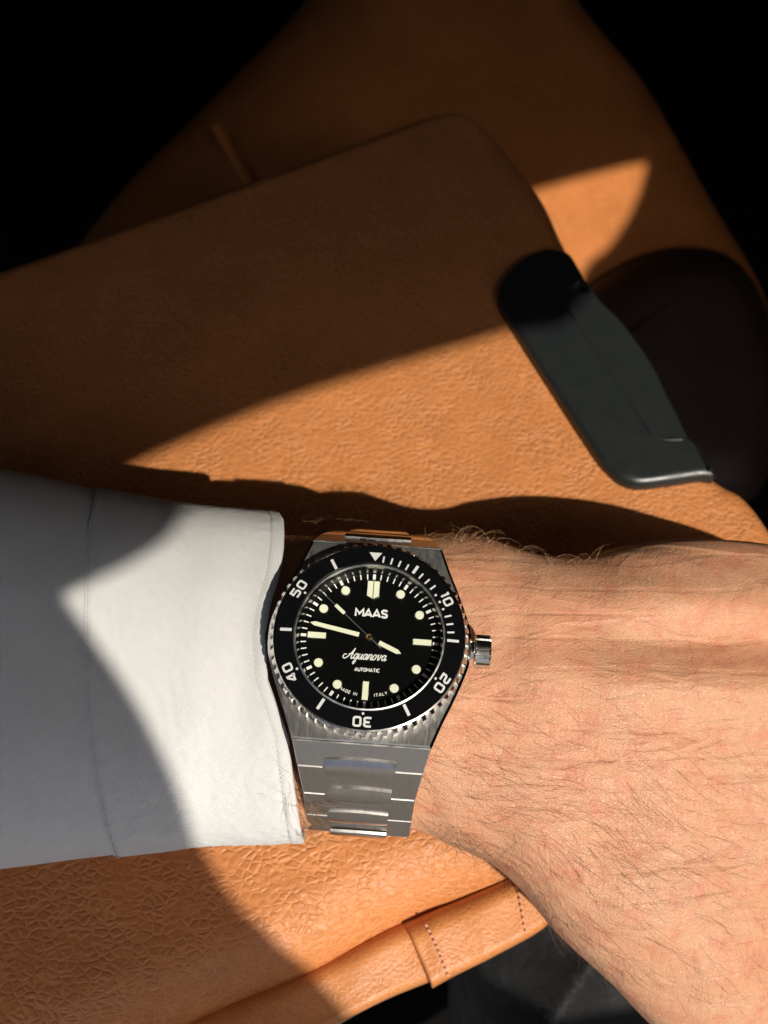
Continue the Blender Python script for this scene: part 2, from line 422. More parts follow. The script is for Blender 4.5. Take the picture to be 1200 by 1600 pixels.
# rear seat, out of focus
seat = empty('car_seat', SO)
tag(seat, 'tan leather car seat behind the armrest with a patch of sun on it', 'car seat')
o1 = cr([(600, -260), (490, 0), (330, 180), (160, 360), (60, 560), (300, 760), (900, 760), (1230, 700), (1196, 520), (1168, 440), (1100, 325), (1000, 150), (885, 0), (780, -260)], 5, True)
rounded_pad(o1, [3.5+4.5*max(0, min(1, (620-p_[0]+max(0, -p_[1])*0.5)/160)) for p_ in o1], 0, SO, SN, MAT_SEAT, 'seat_cushion', seat, Vector((0, 0, 0)), wall=6, seg=10)
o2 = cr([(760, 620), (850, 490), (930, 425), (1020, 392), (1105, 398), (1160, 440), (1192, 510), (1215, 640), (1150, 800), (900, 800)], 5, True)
rounded_pad(o2, [3.2]*len(o2), 1.4, SO, SN, MAT_SEAT_SHADED, 'side_bolster', seat, Vector((0, 0, 0)), wall=3, seg=10, label='leather side bolster with its shade put into the colour')
for (a, b_) in (((338, 190), (398, 300)),):
    pa = on_plane(*a, SO+SN*0.02, SN); pb = on_plane(*b_, SO+SN*0.02, SN)
    path = [pa.lerp(pb, k/8) for k in range(9)]
    side = (pb-pa).cross(SN).normalized()
    V = []
    for p in path:
        for k in range(7):
            an = math.pi*k/6; V.append(p+side*0.30*math.cos(an)+SN*(0.10*math.sin(an)-0.35*max(0, 1-path.index(p)/5)))
    build('seam_piping', V, grid_faces(9, 7), MAT_SEAT, seat, Vector((0, 0, 0)))
for ch in seat.children:          # pad meshes were given in the scene's frame
    ch.location -= seat.location

# armrest
arm_rest = empty('centre_armrest', LO-LN*3)
tag(arm_rest, 'tan grained leather armrest lid lying under the wrist with black latch handle', 'armrest')
def pad(outline, radii, h, mat, name, **kw):
    ob = rounded_pad(outline, radii, h, LO, LN, mat, name, arm_rest, Vector((0, 0, 0)), **kw); ob.location -= arm_rest.location
    return ob
raw = [(-500, 640, 1.0), (-250, 532, 1.0), (0, 441, 1.0), (350, 315, 1.0), (600, 222, 1.0), (680, 193, 0.8), (722, 187, 0.55), (752, 205, 0.75), (800, 268, 1.5), (850, 338, 1.6), (882, 405, 1.5), (945, 515, 1.2), (1022, 640, 1.0), (1104, 752, 0.9), (1160, 790, 0.9), (1210, 865, 1.0), (1230, 960, 1.2), (1150, 1120, 1.5), (980, 1270, 2.2), (800, 1386, 1.9), (630, 1452, 1.9), (485, 1532, 1.9), (325, 1600, 1.9), (100, 1700, 1.9), (-300, 1850, 1.9), (-800, 1900, 2.0)]
sm = cr(raw, 6, True)
pad([(p[0], p[1]) for p in sm], [p[2] for p in sm], 0, MAT_LEATHER, 'lid_cushion', wall=3.0, seg=12)
# leather strips along the near side, the second folded over the first
def band(name, tops, bots, h0, hb, thick, mat, wave=0.0, caps=0.12):
    """upholstered band lying along the near side: top edge, bottom edge in picture units; h0 height, hb bulge"""
    n = 64; NB = 22
    T = cr(tops, 12); B = cr(bots, 12)
    V = []
    for i in range(n):
        f = i/(n-1)
        t_ = T[int(round(f*(len(T)-1)))]; b_ = B[int(round(f*(len(B)-1)))]
        t_ = np.array([np.interp(f*(len(T)-1), range(len(T)), [p[k] for p in T]) for k in (0, 1)])
        b_ = np.array([np.interp(f*(len(B)-1), range(len(B)), [p[k] for p in B]) for k in (0, 1)])
        ec = min(1, min(i, n-1-i)/3.0); ec = math.sqrt(1-(1-ec)**2)
        for j in range(NB):
            g = j/(NB-1)
            if g <= 0.8:
                q = g/0.8; e_ = math.sqrt(max(0, 1-(1-min(1, q/0.30))**2)); e2 = math.sqrt(max(0, 1-(max(0, (q-.88)/.12))**2*0.9))
                h = h0+hb*e_-thick*(1-e2)-0.35*max(0, q-.3)-caps*(1-ec)
                if wave: h += wave*noise.noise(Vector((i*0.12, q*1.5, 9)))
                px, py = t_+(b_-t_)*q
            else:
                q = (g-0.8)/0.2; px, py = b_+(t_-b_)*0.10*q; h = h0-0.35*.7-thick*0.68-thick*3*q
            V.append(PL(px, py, h))
    nb = len(V)
    F = grid_faces(n, NB)
    F += [tuple(range(NB)), tuple(range((n-1)*NB+NB-1, (n-1)*NB-1, -1))]
    ob = build(name, V, F, mat, arm_rest, Vector((0, 0, 0)), auto=60); fix_normals(ob); ob.location -= arm_rest.location; return ob
band('edge_strip', [(-250, 1788), (100, 1668), (325, 1572), (485, 1508), (600, 1450), (668, 1418)], [(-150, 2010), (180, 1850), (400, 1690), (520, 1608), (600, 1564), (690, 1528)], -1.70, 0.72, 0.35, MAT_STRIP, 0.1, 0.0)
band('edge_strip', [(630, 1440), (690, 1413), (760, 1383), (830, 1353), (895, 1325)], [(676, 1545), (712, 1525), (770, 1496), (848, 1452), (880, 1412)], -1.50, 0.80, 0.35, MAT_STRIP, 0.05, 0.25)
def stitches(a, b_, n, h, mat, par, name='stitch_row', slant=0.3, bow=0.0):
    parts = []
    pa = PL(*a, h); pb = PL(*b_, h); d = (pb-pa); L = d.length/n; d.normalize(); side = LN.cross(d)
    for k in range(n):
        c = pa+d*L*(k+0.5)+side*bow*math.sin(math.pi*(k+.5)/n)+LN*(-0.35*max(0, (k+.5)/n-.3)-0.3*max(0, .1-(k+.5)/n)); ax = (d+side*slant).normalized(); sd = ax.cross(LN)
        V = []
        for i in range(5):
            tt = -1+i/2; rr = 0.035*math.sqrt(max(0.05, 1-tt*tt*0.95))
            for j in range(6):
                an = math.pi*2*j/6; V.append(c+ax*tt*L*0.38+sd*rr*math.cos(an)+LN*rr*math.sin(an))
        parts.append((V, grid_faces(5, 6, True)))
    V, F = merge(parts)
    ob = build(name, V, F, mat, par, Vector((0, 0, 0)), kind='stuff'); ob.location -= par.location; return ob
stitches((664, 1442), (702, 1526), 10, -0.65, MAT_THREAD, arm_rest, bow=0.03)
stitches((808, 1382), (824, 1458), 8, -0.65, MAT_THREAD, arm_rest)

# latch handle
def under(ob, par):
    mw = ob.location.copy(); ob.parent = par; ob.location = mw-par.location
pl = cr([(786, 438), (812, 412), (843, 397), (868, 393), (888, 398), (901, 416), (913, 440), (906, 446), (893, 447), (884, 456), (881, 470), (890, 490), (915, 524), (960, 592), (1006, 662), (1018, 679), (1036, 686), (1060, 686), (1080, 690), (1098, 715), (1116, 748), (1090, 751), (1050, 757), (1000, 763), (972, 757), (948, 738), (910, 683), (860, 606), (800, 512), (783, 484), (778, 462)], 5, True)
def lr(p):                       # wider rounding along the foot, tight round the grip
    x, y = p
    if y > 735: return 0.30
    if x < 870 or (x-870)*1.45+405 < y-60: return 0.24
    return 0.10
latch = pad(pl, [lr(p) for p in pl], 0.42, MAT_PLASTIC, 'latch_handle', wall=0.6, seg=6, label='black plastic latch handle set into the side of the lid')
fp = cr([(872, 452), (890, 438), (914, 440), (936, 470), (968, 502), (998, 541), (1022, 578), (1042, 620), (1063, 662), (1073, 694), (1030, 700), (1000, 670), (950, 592), (905, 524), (876, 486)], 5, True)
q = pad(fp, [0.10]*len(fp), 0.14, MAT_PLASTIC, 'finger_pull', wall=0.4, seg=6); under(q, latch)
lip = cr([(920, 456), (914, 446), (904, 440), (892, 445), (884, 458), (886, 476), (904, 508), (960, 592), (1008, 664), (1022, 681), (1040, 687), (1066, 687)], 6)
V = []
for i, q_ in enumerate(lip):
    c_ = PL(q_[0], q_[1], 0.40); e_ = lip[min(i+1, len(lip)-1)]-lip[max(i-1, 0)]
    d_ = (PL(q_[0]+e_[0]*.1, q_[1]+e_[1]*.1, 0.40)-c_).normalized(); sd = d_.cross(LN)
    rr = 0.085 if i < 30 else 0.055-0.02*min(1, (i-30)/20)
    for j in range(8): V.append(c_+sd*rr*math.cos(j*math.pi/4)+LN*rr*math.sin(j*math.pi/4))
q = build('grip_lip', V, grid_faces(len(lip), 8, True), MAT_PLASTIC, arm_rest, Vector((0, 0, 0))); q.location -= arm_rest.location; under(q, latch)

# ------------------------------------------------------------------ the person's arm
person = empty('person', P(560, 1071, -3))
tag(person, 'left forearm and hand held out in a white shirt sleeve, black trousers below', 'person')
def pbuild(name, V, F, mat, **kw):
    ob = build(name, V, F, mat, person, Vector((0, 0, 0)), **kw); ob.location -= person.location; return ob
#            top px        bottom px      zc    ht   tilt
ST = [((-420, 780), (-400, 1310), -3.3, 2.5, .20), ((-150, 800), (-140, 1300), -3.2, 2.4, .24), ((150, 825), (160, 1292), -3.1, 2.3, .28),
      ((430, 836), (440, 1290), -3.05, 2.15, .33), ((560, 838), (560, 1285), -3.05, 2.05, .35), ((640, 836), (620, 1285), -3.05, 2.02, .34), ((690, 833), (665, 1297), -3.0, 2.02, .33),
      ((725, 834), (700, 1314), -2.98, 2.03, .32), ((752, 838), (730, 1326), -2.95, 2.05, .30), ((795, 852), (771, 1347), -2.9, 2.08, .27), ((836, 865), (812, 1385), -2.8, 2.1, .24),
      ((880, 870), (854, 1437), -2.8, 2.1, .26), ((925, 867), (890, 1474), -2.8, 2.1, .27), ((967, 856), (925, 1506), -2.8, 2.1, .28), ((1037, 845), (975, 1552), -2.85, 2.1, .30),
      ((1107, 842), (1025, 1600), -2.95, 2.1, .31), ((1200, 850), (1090, 1655), -3.1, 2.05, .32), ((1290, 872), (1180, 1690), -3.3, 1.9, .30), ((1400, 910), (1300, 1690), -3.5, 1.7, .25), ((1500, 980), (1420, 1640), -3.7, 1.4, .2), ((1560, 1050), (1500, 1560), -3.9, 0.9, .15)]
arr = cr([(a[0], a[1], b_[0], b_[1], c, h, tl) for a, b_, c, h, tl in ST], 9)
NS = 140
V = []
for row in arr:
    tx, ty, bx, by, zc, ht, tl = row
    # silhouette points lie at mid-height of the section
    zt = zc-tl*0.5*3.3; zb = zc+tl*0.5*3.3
    T = P(tx, ty, zc-tl*3.0*0.9); B = P(bx, by, zc+tl*3.0*0.9)
    C = (T+B)/2; E = (T-B)/2; hw = E.length
    for k in range(NS):
        a = 2*math.pi*k/NS; ca, sa = math.cos(a), math.sin(a)
        ex = 0.86
        ca = math.copysign(abs(ca)**ex, ca); sa2 = math.copysign(abs(sa)**ex, sa)
        p = C+E*ca+Vector((0, 0, ht*sa2))
        if sa > 0:                                    # dorsal relief
            x, y = p.x, p.y
            def ridge(x0, y0, x1, y1, wd, hh, f0=1.2, f1=1.2):
                dx, dy = x1-x0, y1-y0; L2 = dx*dx+dy*dy; tt = ((x-x0)*dx+(y-y0)*dy)/L2
                dist = ((x-x0)*dy-(y-y0)*dx)/math.sqrt(L2)
                en = 1/(1+math.exp(-(tt)*8))*1/(1+math.exp((tt-1)*8))
                return hh*math.exp(-(dist/wd)**2)*en
            z = 0
            z += ridge(4.6, -3.55, 13, -4.1, 0.50, 0.32)
            z -= ridge(4.6, -2.75, 13, -3.0, 0.42, 0.24)
            z += ridge(4.5, -1.9, 13, -1.9, 0.55, 0.20)
            z += ridge(2.0, -6.0, 8.0, -10.5, 0.9, 0.18)
            z -= ridge(2.4, -5.0, 8.0, -7.8, 0.8, 0.10)
            z += 0.20*math.exp(-((x-1.75)**2/0.9+(y+0.95)**2/0.5))      # knob of the ulna
            z += 0.10*noise.noise(Vector((x*0.5, y*0.6, 1.7)))+0.03*noise.noise(Vector((x*1.4, y*1.8, 4.2)))
            p.z += z*min(1, sa*1.6)
        V.append(p)
F = grid_faces(len(arr), NS, True)+[tuple(range(NS-1, -1, -1)), tuple(range((len(arr)-1)*NS, len(arr)*NS))]
parts = [(V, F)]
def limb(path, radii, n=20, m=10):
    path = [Vector(p) for p in path]; sp = cr([tuple(p)+(r,) for p, r in zip(path, radii)], m); Vv = []
    K = len(sp)
    for i, s in enumerate(sp):
        c = Vector(s[:3]); d = (Vector(sp[min(i+1, K-1)][:3])-Vector(sp[max(i-1, 0)][:3])).normalized()
        a1 = d.cross(Vector((0, 0.3, 1))).normalized(); a2 = d.cross(a1)
        r = s[3]
        for k in range(n):
            t_ = 2*math.pi*k/n; Vv.append(c+a1*r*math.cos(t_)+a2*r*0.9*math.sin(t_))
    Ff = grid_faces(K, n, True)+[tuple(range(n-1, -1, -1)), tuple(range((K-1)*n, K*n))]
    return Vv, Ff
# fingers and thumb lie beyond the frame, half closed
kn = [(11.6, -3.8, -4.2), (12.1, -5.6, -3.7), (11.9, -7.4, -3.3), (11.2, -9.2, -3.2)]
ln = [(2.3, 1.7, 1.2), (2.9, 2.0, 1.4), (3.1, 2.1, 1.5), (2.7, 1.8, 1.4)]
for (x, y, z), (l1, l2, l3) in zip(kn, ln):
    p0 = Vector((x-2.0, y+0.1, z)); p1 = Vector((x, y, z)); p2 = p1+Vector((l1*.86, 0, -l1*.5)); p3 = p2+Vector((l2*.1, 0, -l2)); p4 = p3+Vector((-l3*.75, 0, -l3*.6))
    parts.append(limb([p0, p1, p2, p3, p4, p4+(p4-p3)*0.12], [0.85, 0.95, 0.80, 0.74, 0.62, 0.25]))
parts.append(limb([(5.2, -9.2, -3.2), (7.6, -11.6, -3.6), (9.9, -13.2, -4.3), (12.0, -13.9, -5.2), (12.4, -14.0, -5.4)], [1.1, 1.25, 0.95, 0.75, 0.3]))
V, F = merge(parts)
skin = pbuild('arm_and_hand', V, F, MAT_SKIN)
fix_normals(skin)
md = skin.modifiers.new('r', 'REMESH'); md.mode = 'VOXEL'; md.voxel_size = 0.085*SC; md.use_smooth_shade = True
md2 = skin.modifiers.new('s', 'SMOOTH'); md2.iterations = 6; md2.factor = 0.5
dg = bpy.context.evaluated_depsgraph_get()
me = bpy.data.meshes.new_from_object(skin.evaluated_get(dg)); skin.modifiers.clear(); skin.data = me
me.polygons.foreach_set('use_smooth', [True]*len(me.polygons))
if not me.materials: me.materials.append(MAT_SKIN)
off = skin.location+person.location
sv = [Vector(v.co+off)/SC for v in me.vertices]
bvh = BVHTree.FromPolygons(sv, [tuple(p.vertices) for p in me.polygons])
EYE = Vector((0, 0, D))
def hit(px, py):
    r = Vector(((px-600)/FP, (800-py)/FP, -1)).normalized()
    loc, nr, _, _ = bvh.ray_cast(EYE, r)
    return loc, nr

# hair
def hair_mesh(specs):
    parts = []
    for root, nr, d, L, lift, curl, rad in specs:
        n = 7; p = Vector(root)-nr*0.03; d = (d-nr*d.dot(nr)).normalized()
        v = (d+nr*lift).normalized(); bend = nr.cross(d)*curl*random.uniform(-1, 1)
        Vv = []; pts = []
        for i in range(n):
            pts.append(p.copy()); p = p+v*(L/(n-1))
            v = (v+bend*0.30-nr*0.14*lift*1.3+Vector((random.gauss(0, .05), random.gauss(0, .05), random.gauss(0, .04)))).normalized()
            loc, n2, _, dist = bvh.find_nearest(p)
            if loc is not None and (p-loc).dot(n2) < 0.015: p = loc+n2*0.02
        for i, q in enumerate(pts):
            dd = (pts[min(i+1, n-1)]-pts[max(i-1, 0)]).normalized(); a1 = dd.orthogonal().normalized(); a2 = dd.cross(a1)
            r = rad*(1-0.8*i/(n-1))
            for k in range(3):
                an = 2.094*k; Vv.append(q+a1*r*math.cos(an)+a2*r*math.sin(an))
        parts.append((Vv, grid_faces(n, 3, True)))
    return merge(parts)
def field(px, py):
    """growth direction on the back of wrist and hand"""
    a = 8
    if py > 1100: a = -12-22*min(1, (py-1100)/250)*min(1, max(0, (px-600)/400))
    elif py < 950: a = 30
    return R(a+random.gauss(0, 11)+16*math.sin(px/70+py/45))
specs = []
def scatter(n, x0, x1, y0, y1, L, lift, curl, rad, dens=lambda x, y: 1.0, ang=None):
    c = 0; tries = 0
    while c < n and tries < n*8:
        tries += 1
        px, py = random.uniform(x0, x1), random.uniform(y0, y1)
        if random.random() > dens(px, py): continue
        loc, nr = hit(px, py)
        if loc is None: continue
        a = field(px, py) if ang is None else R(random.gauss(*ang))
        specs.append((loc, nr, Vector((math.cos(a), math.sin(a), 0)), random.uniform(*L), random.uniform(*lift), curl, rad*random.uniform(.7, 1.25))); c += 1
dlow = lambda x, y: max(0.05, min(1, (y-1040)/160))*max(0.12, 1-max(0, x-820)/420)*(1 if y-1300 < (x-690)*0.95+40 else 0)
scatter(560, 640, 1180, 1060, 1560, (0.5, 1.6), (0.12, 0.4), 0.6, 0.0027, dlow)
scatter(170, 700, 1190, 850, 1130, (0.3, 0.9), (0.15, 0.45), 0.5, 0.0026, lambda x, y: max(.15, 1-(x-700)/450))
scatter(90, 700, 1000, 1290, 1520, (0.4, 1.0), (0.4, 0.8), 0.6, 0.0036, lambda x, y: 1 if y > 1270+(x-690)*0.8 else 0.1, (-40, 30))
V, F = hair_mesh(specs); pbuild('arm_hair', V, F, MAT_HAIR, kind='stuff', label='brown hairs on the back of the wrist and hand')
specs = []
# hairs standing on the upper outline of the wrist
for k in range(120):
    px = random.choice((random.uniform(446, 545), random.uniform(446, 520), random.uniform(660, 770), random.uniform(700, 940)))
    for py in np.arange(815, 900, 3):
        loc, nr = hit(px, py)
        if loc is not None: break
    if loc is None: continue
    loc, nr = hit(px, py+random.uniform(0, 14))
    if loc is None: continue
    a = R(random.gauss(70 if px > 620 else 55, 30))
    specs.append((loc, nr, Vector((math.cos(a), math.sin(a), 0.2)), random.uniform(.35, .9)*(1.5 if px < 600 else 1), random.uniform(.7, 2.4), 1.6, 0.0062))
# fair hairs that spill from the cuff across the bracelet
for k in range(150):
    px, py = random.uniform(440, 488), random.uniform(1170, 1292)
    loc, nr = hit(px, py)
    if loc is None: continue
    a = R(random.gauss(-42 if random.random() < .75 else 120, 20))
    specs.append((loc, nr, Vector((math.cos(a), math.sin(a), 0.1)), random.uniform(.5, 1.35), random.uniform(1.0, 2.0), 0.7, 0.0048))
for k in range(60):
    px = random.uniform(690, 800); py = 1310+(px-690)*0.45-random.uniform(0, 30)
    loc, nr = hit(px, py)
    if loc is None: continue
    a = R(random.gauss(-95, 35))
    specs.append((loc, nr, Vector((math.cos(a), math.sin(a), 0.1)), random.uniform(.4, 1.0), random.uniform(.6, 1.4), 0.9, 0.0044))
V, F = hair_mesh(specs); pbuild('arm_hair', V, F, MAT_FAIR, kind='stuff', label='fair hairs standing along the wrist outline and cuff')

# shirt sleeve and cuff
xt = [-450, -200, 0, 100, 150, 250, 330, 420, 440, 480]
yt = [640, 690, 732, 752, 765, 783, 793, 802, 806, 812]
xb = [-450, -200, 0, 180, 300, 400, 470, 490]
yb = [1420, 1375, 1348, 1326, 1312, 1307, 1303, 1302]
edge_c = [1, .97, .9, .80, .64, .47, .29, .05, -.11, -.26, -.50, -.9, -1]
edge_x = [438, 443, 444, 443, 437, 423, 414, 419, 436, 451, 459, 473, 477]
seam_c = [1, .8, .55, .2, -.1, -.45, -.75, -1]
seam_x = [150, 138, 131, 130, 133, 146, 164, 182]
def ev(c, cs, xs): return float(np.interp(c, cs[::-1], xs[::-1]))
def tube_pt(x, a, grow, ht=2.62, zc=-3.0):
    ca, sa = math.cos(a), math.sin(a)
    ca = math.copysign(abs(ca)**0.9, ca); sa = math.copysign(abs(sa)**0.9, sa)
    T = P(x, float(np.interp(x, xt, yt)), zc-0.9); B = P(x, float(np.interp(x, xb, yb)), zc+0.7)
    taper = 1+max(0, (330-x))/1100*0.35
    C = (T+B)/2; E = (T-B)/2
    E = E*((E.length+grow)/E.length)
    p = C+E*ca+Vector((0, 0, (ht*taper+grow)*sa))
    p.x = (x-600-(55*abs(sa) if (sa < 0 and x > 380) else 0))*(D-p.z)/FP
    if sa > 0:
        q = Vector((p.x, p.y, 0))
        wv = 0.10*noise.noise(Vector((q.x*0.45, q.y*0.35, 7)))+0.05*noise.noise(Vector((q.x*0.9+q.y*.5, q.y*0.5, 2)))
        wv += 0.05*math.sin(q.x*1.1-q.y*0.5+1)*math.exp(-((q.x+2.6)/1.4)**2)
        wv -= 0.11*math.exp(-((x-378)/26)**2)*math.exp(-((p.y+3.2)/1.6)**2)
        wv += 0.05*math.exp(-((x-300-(p.y+4)*8)/30)**2)
        p.z += wv*min(1, sa*1.5)
    return p
NA = 360
def tube(xa, xb_, nx, grow_a, grow_b, pucker=0):
    V = []
    for i in range(nx):
        f = i/(nx-1)
        for k in range(NA):
            a = 2*math.pi*k/NA; c = math.cos(a)
            c = math.copysign(abs(c)**0.9, c)
            x0 = xa(c); x1 = xb_(c); g = grow_a(f)
            V.append(tube_pt(x0+(x1-x0)*f, a, g))
    return V
seamf = lambda c: ev(c, seam_c, seam_x); edgef = lambda c: ev(c, edge_c, edge_x)
V = tube(lambda c: -450, lambda c: seamf(c)+8, 60, lambda f: 0.0, None)
sleeve = pbuild('shirt_sleeve', V, grid_faces(60, NA, True), MAT_SHIRT, label='white twill shirt sleeve')
# cuff: outer face, rolled edge, inner face
rows = []
NX = 90
def addrow(xf, grow, pk=0.0):
    rows.append([tube_pt(xf(math.copysign(abs(math.cos(2*math.pi*k/NA))**.9, math.cos(2*math.pi*k/NA))), 2*math.pi*k/NA, grow+0.012*noise.noise(Vector((k*0.3, len(rows)*0.3, 0)))+pk*0.016*math.sin(k*0.9+1.5*math.sin(k*.13))) for k in range(NA)])
addrow(lambda c: seamf(c)+3, -0.03)
for i in range(NX):
    f = i/(NX-1)
    g = 0.055+0.01*math.sin(f*9)
    if f < 0.03: g = 0.03
    if f > 0.93: g += 0.02
    if abs(f-0.935) < 0.012: g -= 0.03          # row of stitching pulled in
    addrow(lambda c: seamf(c)+(edgef(c)-3-seamf(c))*f, g, math.exp(-(f/0.05)**2)+0.5*math.exp(-((f-0.94)/0.03)**2))
addrow(lambda c: edgef(c)-1, 0.045); addrow(lambda c: edgef(c), 0.01); addrow(lambda c: edgef(c)-1, -0.05)
addrow(lambda c: edgef(c)-5, -0.08); addrow(lambda c: edgef(c)-40, -0.10); addrow(lambda c: edgef(c)-160, -0.10)
V = [p for r_ in rows for p in r_]
cuff = pbuild('cuff', V, grid_faces(len(rows), NA, True), MAT_SHIRT, label='white cuff with a stitched rolled edge')
under(cuff, sleeve)
parts = []
for (xf, inset, gg, per) in ((edgef, -19, 0.062, 3), (seamf, 6, 0.072, 3)):
    ks = np.arange(0.02, math.pi-0.02, 0.028)
    for a in ks:
        c = math.copysign(abs(math.cos(a))**.9, math.cos(a))
        p0 = tube_pt(xf(c)+inset, a, gg); a2 = a+0.016; c2 = math.copysign(abs(math.cos(a2))**.9, math.cos(a2)); p1 = tube_pt(xf(c2)+inset, a2, gg)
        d = (p1-p0); L = d.length; d.normalize(); s1 = d.orthogonal().normalized(); s2 = d.cross(s1); Vv = []
        for i in range(3):
            rr = (0.010, 0.018, 0.010)[i]
            for j in range(4): Vv.append(p0+d*L*i/2+s1*rr*math.cos(j*1.5708)+s2*rr*math.sin(j*1.5708))
        parts.append((Vv, grid_faces(3, 4, True)))
V, F = merge(parts); st = pbuild('stitch_row', V, F, MAT_WTHREAD, kind='stuff'); under(st, sleeve)

# unseen chest of the wearer, added and leant back as a pale reflector
V = []; nu, nv = 41, 31
for i in range(nu):
    a = math.pi*(0.02+0.96*i/(nu-1))
    for j in range(nv):
        z = -42+102*j/(nv-1); t_ = (z+6)/60
        rx = 31*(1-0.10*t_*t_); ry = 12*(1-0.10*t_)
        fold = 0.5*noise.noise(Vector((a*3, z*0.12, 4)))+0.25*noise.noise(Vector((a*9, z*0.3, 1)))
        V.append(Vector((-9+rx*math.cos(a)*(1+fold*.02), -62+ry*math.sin(a)+fold-0.36*(z+10), z)))
pbuild('shirt_front_reflector', V, grid_faces(nu, nv), MAT_SHIRT, label='unseen white shirt front added to reflect light onto the watch and arm')

# upper arm from elbow to shoulder, unseen, added to bounce sun onto the sleeve
Vu, Fu = limb([(-17, -4.5, -3.2), (-20, -9, -1.5), (-22, -18, 5), (-24, -32, 14), (-24, -46, 24), (-20, -54, 30)], [4.6, 5.6, 6.0, 6.6, 7.4, 7.0], 40, 10)
pbuild('upper_sleeve_bounce', [v+Vector((0, 0, 0.25*noise.noise(v*0.25))) for v in Vu], Fu, MAT_SHIRT, label='unseen white upper sleeve added to bounce sunlight')

# trousers, in the shade at the lower right
V = []; nu, nv = 60, 50
for i in range(nu):
    for j in range(nv):
        px = 700+i*(800/(nu-1)); py = 1380+j*(520/(nv-1))
        d = 33+2.2*((px-930)/260)**2+1.5*abs(math.sin((px+py*.7)/210))**0.5
        z = D-d+0.5*noise.noise(Vector((px/90, py/140, 5)))
        edge = max(0, (760-px+(py-1440)*0.05)/40)
        z -= edge*edge*1.5
        V.append(P(px, py, z))
tr_ = pbuild('trouser_leg', V, grid_faces(nu, nv), MAT_TROUSER, label='black trouser leg in the shade below the hand')
md = tr_.modifiers.new('t', 'SOLIDIFY'); md.thickness = 0.15*SC; md.offset = -1

# ------------------------------------------------------------------ the watch
TL = R(23.0)
n_ = Vector((0, math.sin(TL), math.cos(TL)))
rot = Matrix(((1, 0, 0), (0, math.cos(TL), math.sin(TL)), (0, -math.sin(TL), math.cos(TL)))) @ Matrix.Rotation(R(-4.1), 3, 'Z')
WC = P(577, 992.5, 0)
watch = empty('wrist_watch', WC, rot)
tag(watch, 'steel diving watch with black dial and bezel worn on the wrist', 'watch')
def wb(name, VF, mat, parent=None, **kw):
    kw.setdefault('auto', 35)
    return build(name, VF[0], VF[1], mat, parent or watch, **kw)

# case
hv = [0, .2, .42, .75, 1.18, 1.62, 2.13]; hu = [2.10, 2.095, 2.06, 1.95, 1.78, 1.585, 1.39]
side = [(np.interp(v, hv, hu), v) for v in np.linspace(0, 2.13, 26)]
side = [(float(np.interp(v, hv, hu)), v) for v in [0, .2, .4, .6, .8, 1.0, 1.3, 1.6, 1.9, 2.13]]
poly = [(u, -v) for u, v in side[::-1]]+[(u, v) for u, v in side[1:]]
poly = poly+[(-u, v) for u, v in reversed(poly)]
V1 = bevel_prism(poly, -1.02, -0.36, 0.055)
case = wb('case', V1, MAT_BRUSH)
case.data.materials.append(MAT_POLISH)
npoly = len(poly)
for p in case.data.polygons:
    zs = [case.data.vertices[i].co.z for i in p.vertices]
    if max(zs)-min(zs) > 1e-4: p.material_index = 1
wb('case_back', lathe([(0, -1.18), (1.6, -1.18), (1.66, -1.12), (1.66, -1.02), (0, -1.02)], 64), MAT_POLISH)

# bezel: 60 coin-edge teeth, shallow and square
prof_n = 60*8; Vb = []
levels = [(-0.36, -0.03), (-0.34, 0.0), (-0.13, 0.0), (-0.06, -0.035), (-0.02, -0.075)]
for zi, (z, dr) in enumerate(levels):
    for k in range(prof_n):
        ph = (k % 8)/8; a = 2*math.pi*k/prof_n
        tooth = 1 if ph < 0.5 else 0
        r = 2.035 if tooth else 1.965
        r = min(r, 2.035+dr) if zi >= 3 else r+min(0, dr)
        if zi == 4: r = 1.958
        Vb.append((r*math.cos(a), r*math.sin(a), z))
Fb = grid_faces(5, prof_n, True)
b0 = len(Vb)
for r, z in ((1.952, -0.006), (1.925, 0.004), (1.918, -0.06), (1.56, -0.06)):
    for k in range(prof_n):
        a = 2*math.pi*k/prof_n; Vb.append((r*math.cos(a), r*math.sin(a), z))
for q in range(4):
    s0 = (4*prof_n) if q == 0 else b0+(q-1)*prof_n; s1 = b0+q*prof_n
    for k in range(prof_n):
        j = (k+1) % prof_n; Fb.append((s0+k, s0+j, s1+j, s1+k))
bezel = wb('bezel', (Vb, Fb), MAT_BEZEL, auto=25, label='steel bezel with a coin edge')
wb('bezel_insert', lathe([(1.917, -0.055), (1.916, -0.02), (1.908, -0.012), (1.56, 0.022), (1.548, 0.014), (1.545, -0.05)], 256), MAT_CERAMIC, bezel, auto=30, label='gloss black ring marked in minutes')
def ins_z(r): return -0.012+(1.925-r)/(1.925-1.56)*0.034
def rad_place(VF, minute, r, flip=False):
    """shape drawn about 0,0 with +y outwards, placed at that minute and radius"""
    a = -2*math.pi*minute/60; V2 = []
    for x, y, z in VF[0]:
        X, Y = x, y+r
        V2.append((X*math.cos(a)-Y*math.sin(a), X*math.sin(a)+Y*math.cos(a), z+ins_z(Y)))
    return V2, VF[1]
def bar(wd, L): return bevel_prism([(-wd/2, -L/2), (wd/2, -L/2), (wd/2, L/2), (-wd/2, L/2)], -0.004, 0.006, 0.002)
